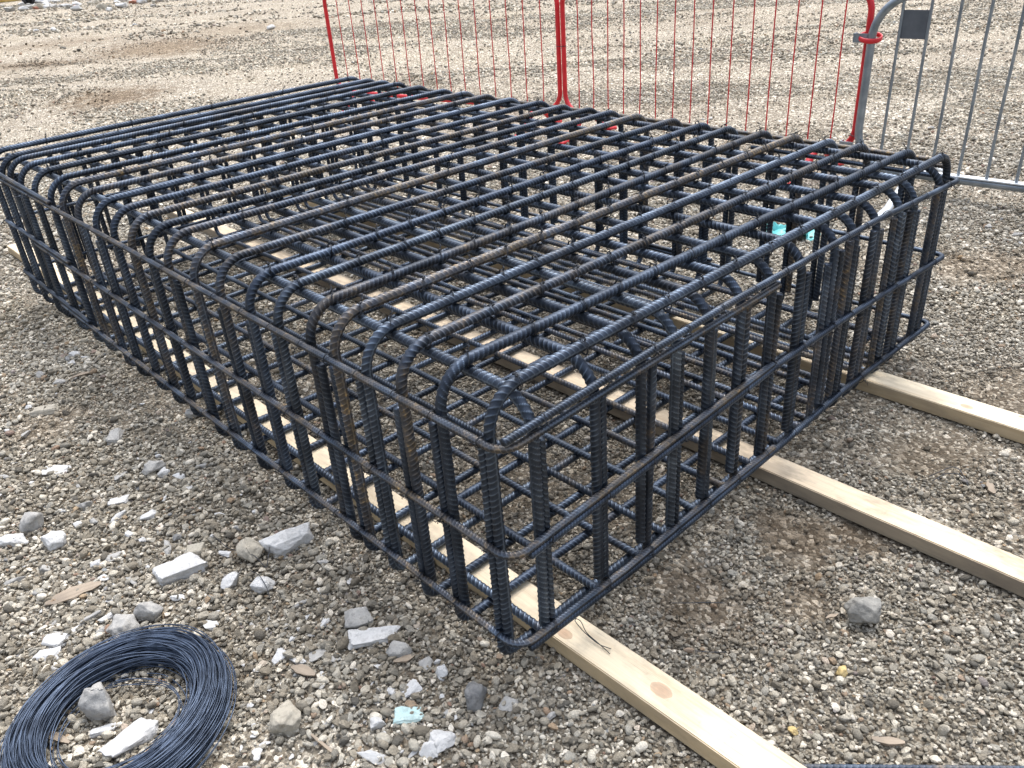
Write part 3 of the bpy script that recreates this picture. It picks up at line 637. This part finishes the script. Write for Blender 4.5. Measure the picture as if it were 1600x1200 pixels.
# twisted offcuts of tying wire
def wirebit(name, pts, label, r=.0009, z0=.0):
    P_ = []
    for (x, y, z) in pts: p, _ = gpt(x, y, z0); P_.append((p.x, p.y, z0 + z))
    P_ = np.array(P_); c = P_.mean(0); t = np.linspace(0, 1, len(P_)); tt = np.linspace(0, 1, 60)
    cs = np.stack([np.interp(tt, t, P_[:, i]) for i in range(3)], 1)
    for _ in range(5): cs[1:-1] = (cs[:-2] + cs[1:-1] * 2 + cs[2:]) / 4
    V, F = tube(cs - c, r, nseg=6, caps=False); o = ob(name, mesh_np(name, V, F, WIRE), loc=tuple(c)); tag(o, label, 'wire'); return o
wirebit('wire_offcut', [(955, 1016, .004), (935, 1010, .006), (912, 993, .012), (898, 978, .016), (900, 975, .018), (908, 978, .016), (916, 994, .010), (935, 1008, .006), (953, 1023, .003)], 'bent loop of tying wire lying on the near timber', .0010, TZ)
wirebit('wire_offcut', [(1450, 750, .012), (1465, 745, .016), (1485, 738, .02), (1497, 742, .02), (1505, 752, .015), (1513, 766, .01)], 'curved wire offcut between two timbers', .0013)
wirebit('wire_offcut', [(1455, 757, .012), (1475, 748, .018), (1495, 748, .018), (1510, 762, .012)], 'second curved wire offcut crossing the first', .0013)
wirebit('wire_offcut', [(395, 905, .03), (410, 915, .035), (420, 930, .03), (425, 945, .02)], 'wire curl over the white lump', .0011)
wirebit('wire_offcut', [(335, 845, .02), (360, 870, .03), (400, 880, .03), (420, 900, .025), (425, 868, .03)], 'long wire curl over the rounded buff stone', .0011)
wirebit('wire_offcut', [(1050, 947, .01), (1075, 948, .012), (1105, 946, .01), (1130, 946, .008)], 'thin straight wire on the brown soil near the cage', .0010)
wirebit('wire_offcut', [(1085, 1023, .012), (1110, 1025, .012), (1135, 1024, .01)], 'thin wire on the gravel above the near timber', .0010)
# loose bar at the lower right edge
pa, _ = gpt(1240, 1207); pb, _ = gpt(1660, 1211); pa.z = pb.z = .012; c = (pa + pb) / 2
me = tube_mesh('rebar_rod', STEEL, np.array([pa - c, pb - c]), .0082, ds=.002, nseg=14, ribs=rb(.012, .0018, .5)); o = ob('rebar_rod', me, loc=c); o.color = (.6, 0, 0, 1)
tag(o, 'loose dark ribbed bar lying on the gravel at the lower right edge', 'steel bar')

# far rubble edge with dark post stump and dumped materials
def dbox(name, px, py, sx, sy, sz, mat, label, cat, rz=.3, seed=0, z=0):
    p, dd = gpt(px, py); bm = bmesh.new(); bmesh.ops.create_cube(bm, size=1)
    bmesh.ops.subdivide_edges(bm, edges=bm.edges, cuts=3, use_grid_fill=True)
    for v in bm.verts: v.co = Vector((v.co.x * sx, v.co.y * sy, (v.co.z + .5) * sz)) + Vector([.05 * min(sx, sy, sz) * mn.noise(v.co * 3 + Vector((seed, q, 0))) * 2 for q in range(3)])
    bmesh.ops.bevel(bm, geom=[e for e in bm.edges if e.calc_face_angle(0) > .9], offset=.04 * min(sx, sy, sz), segments=2, affect='EDGES')
    o = ob(name, mesh_bm(name, bm, mat)); o.location = (p.x, p.y, float(gh(p.x, p.y)) + z); o.rotation_euler = (0, 0, rz); tag(o, label, cat); return o
YEL = simple('yellow_board', (.55, .36, .08), (.70, .50, .18), 3, .7); BLUE = simple('blue_grey_sheet', (.28, .36, .48), (.45, .52, .62), 3, .6); BLK = simple('black_plastic', (.008, .008, .01), (.03, .03, .035), 5, .5)
WHT = simple('white_sheet', (.66, .70, .76), (.82, .84, .86), 4, .5)
dbox('board_stack', 14, 3, 1.0, .7, .35, YEL, 'ochre-yellow boards at the far left corner of the yard', 'boards', -.6, 1)
dbox('sheet_stack', -14, 3, .9, .6, .45, BLUE, 'blue-grey sheet material beside the yellow boards', 'sheet', -.5, 2)
dbox('rubble_sack', 60, 3, .8, .5, .4, WHT, 'white sheet material right of the dark post base', 'sheet', -.65, 3)
p, dd = gpt(48, 10); bm = bmesh.new()
for k in range(4):
    a = k * math.pi / 2 + .5; r = bmesh.ops.create_cone(bm, segments=8, radius1=.05, radius2=.04, depth=.45, cap_ends=True, matrix=Matrix.Translation((.15 * math.cos(a), .15 * math.sin(a), .12)) @ Matrix.Rotation(.7, 4, (-math.sin(a), math.cos(a), 0)))
bmesh.ops.create_cone(bm, segments=14, radius1=.12, radius2=.10, depth=1.1, cap_ends=True, matrix=Matrix.Translation((0, 0, .6)))
o = ob('post_base', mesh_bm('post_base', bm, BLK, True), loc=(p.x, p.y, float(gh(p.x, p.y)))); tag(o, 'black splayed post base at the far left corner of the yard', 'post base')
fr = random.Random(3); far_meshes = [rock_mesh(400 + q, 1, 1, 1, [R_WHITE, R_TAN, R_GREY, R_WHITE, R_BRICK][q], sub=1) for q in range(5)]
for k in range(64):
    px = fr.uniform(-30, 250); py = 14 - px * .035 + fr.gauss(0, 3.2); p, dd = gpt(px, py)
    s = fr.uniform(.08, .22); q = fr.choice([0, 0, 1, 2, 2, 3, 4]); o = ob('stone', far_meshes[q]); o.location = (p.x, p.y, float(gh(p.x, p.y)) + s * .25); o.scale = (s, s * .8, s * .55); o.rotation_euler = (0, 0, fr.uniform(0, 6))
    lab = ['white rubble block in the heap at the far edge of the yard', 'buff rubble block in the heap at the far edge of the yard', 'grey rubble block in the heap at the far edge of the yard', None, 'brick-red rubble block in the heap at the far edge of the yard'][q] or 'white rubble block in the heap at the far edge of the yard'
    tag(o, lab, 'rubble block', lab.split()[0] + ' blocks of the far rubble edge')
# pale stones dotted over the far ground
for k, (x, y, w_, c_) in enumerate([(425, 46, 18, 0), (85, 49, 14, 0), (868, 178, 10, 0), (1110, 187, 9, 0), (1098, 188, 7, 0), (1455, 200, 10, 0), (1420, 174, 8, 0), (1540, 355, 22, 2), (1556, 362, 14, 2), (1590, 368, 18, 2), (1593, 380, 12, 0), (210, 38, 9, 0), (57, 50, 9, 0)]):
    p, dd = gpt(x, y); s = w_ * dd / 1285 * .5; o = ob('stone', far_meshes[c_]); o.location = (p.x, p.y, float(gh(p.x, p.y)) + s * .2); o.scale = (s, s * .7, s * .5); o.rotation_euler = (0, 0, k)
    tag(o, 'larger white stone dotted over the open ground beyond the cage' if c_ == 0 else 'grey lump on the gravel right of the cage', 'stone', 'white stones on the open ground' if c_ == 0 else 'grey lumps right of the cage')

# ------------------------------------------------------------------ gravel (stuff): uncountable pebbles instanced over the ground
protos = []
pc = bpy.data.collections.new('pebble_shapes')
for q in range(9):
    rr = random.Random(500 + q); bm = bmesh.new()
    for k in range(11 + q):
        v = Vector((rr.gauss(0, 1), rr.gauss(0, 1), rr.gauss(0, 1))).normalized(); bm.verts.new(v)
    r = bmesh.ops.convex_hull(bm, input=bm.verts)
    bmesh.ops.delete(bm, geom=[g for g in r['geom_interior'] if isinstance(g, bmesh.types.BMVert)], context='VERTS')
    bmesh.ops.subdivide_edges(bm, edges=bm.edges, cuts=1, smooth=.55 if q % 3 == 1 else .2); bmesh.ops.triangulate(bm, faces=bm.faces)
    sx, sy, sz = rr.uniform(.85, 1.25), rr.uniform(.65, .95), rr.uniform(.45, .8)
    for v in bm.verts: v.co = Vector((v.co.x * sx, v.co.y * sy, v.co.z * sz)) * .5
    me = mesh_bm('pebble', bm, PEB, q % 3 == 1); o = bpy.data.objects.new('pebble', me); pc.objects.link(o)
def vnoise(x, y, s, seed):
    g = np.random.default_rng(seed).random((256, 256)); u = x * s; v = y * s; i = np.floor(u).astype(int); j = np.floor(v).astype(int); fu = u - i; fv = v - j; fu = fu * fu * (3 - 2 * fu); fv = fv * fv * (3 - 2 * fv)
    a = g[i % 256, j % 256]; b = g[(i + 1) % 256, j % 256]; c_ = g[i % 256, (j + 1) % 256]; d_ = g[(i + 1) % 256, (j + 1) % 256]
    return (a * (1 - fu) + b * fu) * (1 - fv) + (c_ * (1 - fu) + d_ * fu) * fv
fa = math.atan2(FW.y, FW.x); pts = []
def zone(r0, r1, dens, smin, smax, pw, spread=math.radians(47), thin=1.0, left=False):
    A = spread * (r1 * r1 - r0 * r0); n = int(A * dens); r = np.sqrt(rng.uniform(r0 * r0, r1 * r1, n)); t = fa + rng.uniform(-spread, spread, n)
    x = CAM.x + r * np.cos(t); y = CAM.y + r * np.sin(t); s = smin + (smax - smin) * rng.random(n) ** pw
    nz = .55 * vnoise(x + 40, y + 40, 1.7, 1) + .3 * vnoise(x + 40, y + 40, 5.1, 2) + .15 * vnoise(x + 40, y + 40, 14, 3)
    keep = np.clip((nz - .30) * 5, .22, 1)
    uu = x * .718 - y * .693; ww = x * .693 + y * .718
    st_ = .6 * vnoise(uu * .35 + 90, ww + 90, 1.1, 7) + .4 * vnoise(uu * .5 + 90, ww + 90, 2.9, 8)
    keep *= np.where(r > 6, np.clip((st_ - .36) * 5, .10, 1), 1)
    for px_, py_, pr, sq, st in PATCH:
        if st < .35: continue
        dx_, dy_ = x - px_, y - py_; u = dx_ * .718 - dy_ * .693; v = dx_ * .693 + dy_ * .718
        dd_ = np.hypot(u / pr, v / (pr * sq * 1.6)) + (nz - .5) * 1.5; keep *= np.clip(.12 + (dd_ - .45) * 1.6, .12, 1)
    if left: keep *= np.clip(.9 - x * 4 - .5, 0, 1) * ((x < -.02) | (y < -.02))
    k = rng.random(n) < keep * thin
    pts.append(np.stack([x[k], y[k], s[k]], 1))
zone(.25, 3.2, 21000, .0038, .0118, 1.35)
zone(.25, 3.6, 2100, .011, .024, 2.4)
zone(.25, 3.6, 900, .016, .030, 1.6, left=True)
zone(3.2, 5.2, 10500, .0055, .0145, 1.4)
zone(3.4, 6.5, 900, .015, .030, 1.8)
zone(5.2, 9.0, 3800, .009, .022, 1.4)
zone(9.0, 16.0, 900, .015, .035, 1.6)
zone(16.0, 34.0, 130, .03, .075, 2.0, math.radians(42))
PT = np.vstack(pts)
# nothing inside the timbers
def seg_excl(PT, p0, p1, w):
    d_ = np.array(p1) - np.array(p0); L = np.linalg.norm(d_); d_ /= L; q = PT[:, :2] - np.array(p0); a = q @ d_; b = np.abs(q @ np.array([-d_[1], d_[0]])); return ~((a > 0) & (a < L) & (b < w / 2 - .001 + PT[:, 2] * .3))
for tb in (((.176, -1.55), (.188, 4.23), .087), ((1.018, -1.95), (1.045, 4.10), .084), ((1.686, -2.1), (1.672, 4.0), .090)): PT = PT[seg_excl(PT, *tb)]
n = len(PT); Z = gh(PT[:, 0], PT[:, 1]) + PT[:, 2] * rng.uniform(-.05, .42, n)
Z = Z + rng.random(n) * np.minimum(.006, PT[:, 2] * .6) 
me = bpy.data.meshes.new('gravel'); me.vertices.add(n); me.vertices.foreach_set('co', np.stack([PT[:, 0], PT[:, 1], Z], 1).astype(np.float32).ravel())
at = me.attributes.new('size', 'FLOAT', 'POINT'); at.data.foreach_set('value', PT[:, 2].astype(np.float32))
ar = me.attributes.new('rot', 'FLOAT_VECTOR', 'POINT'); ar.data.foreach_set('vector', np.stack([rng.normal(0, .35, n), rng.normal(0, .35, n), rng.uniform(0, 6.28, n)], 1).astype(np.float32).ravel())
ai = me.attributes.new('pick', 'INT', 'POINT'); ai.data.foreach_set('value', rng.integers(0, 9, n).astype(np.int32))
me.materials.append(PEB)
go = ob('gravel', me); tag(go, kind='stuff'); go['label'] = 'loose beige and grey gravel covering the yard'; go['category'] = 'gravel'
ng = bpy.data.node_groups.new('gravel_scatter', 'GeometryNodeTree'); ng.interface.new_socket('Geometry', in_out='INPUT', socket_type='NodeSocketGeometry'); ng.interface.new_socket('Geometry', in_out='OUTPUT', socket_type='NodeSocketGeometry')
N = ng.nodes; gi = N.new('NodeGroupInput'); g_o = N.new('NodeGroupOutput'); ci = N.new('GeometryNodeCollectionInfo'); ci.inputs['Collection'].default_value = pc; ci.inputs['Separate Children'].default_value = True; ci.inputs['Reset Children'].default_value = True
ip = N.new('GeometryNodeInstanceOnPoints'); ip.inputs['Pick Instance'].default_value = True
def attr(nm, dt):
    x = N.new('GeometryNodeInputNamedAttribute'); x.data_type = dt; x.inputs['Name'].default_value = nm; return x.outputs[0]
L_ = ng.links; L_.new(gi.outputs[0], ip.inputs['Points']); L_.new(ci.outputs[0], ip.inputs['Instance']); L_.new(attr('pick', 'INT'), ip.inputs['Instance Index'])
e2r = N.new('FunctionNodeEulerToRotation'); L_.new(attr('rot', 'FLOAT_VECTOR'), e2r.inputs[0]); L_.new(e2r.outputs[0], ip.inputs['Rotation']); L_.new(attr('size', 'FLOAT'), ip.inputs['Scale'])
L_.new(ip.outputs[0], g_o.inputs[0]); md = go.modifiers.new('scatter', 'NODES'); md.node_group = ng
print('pebbles', n, 'stones', kk)
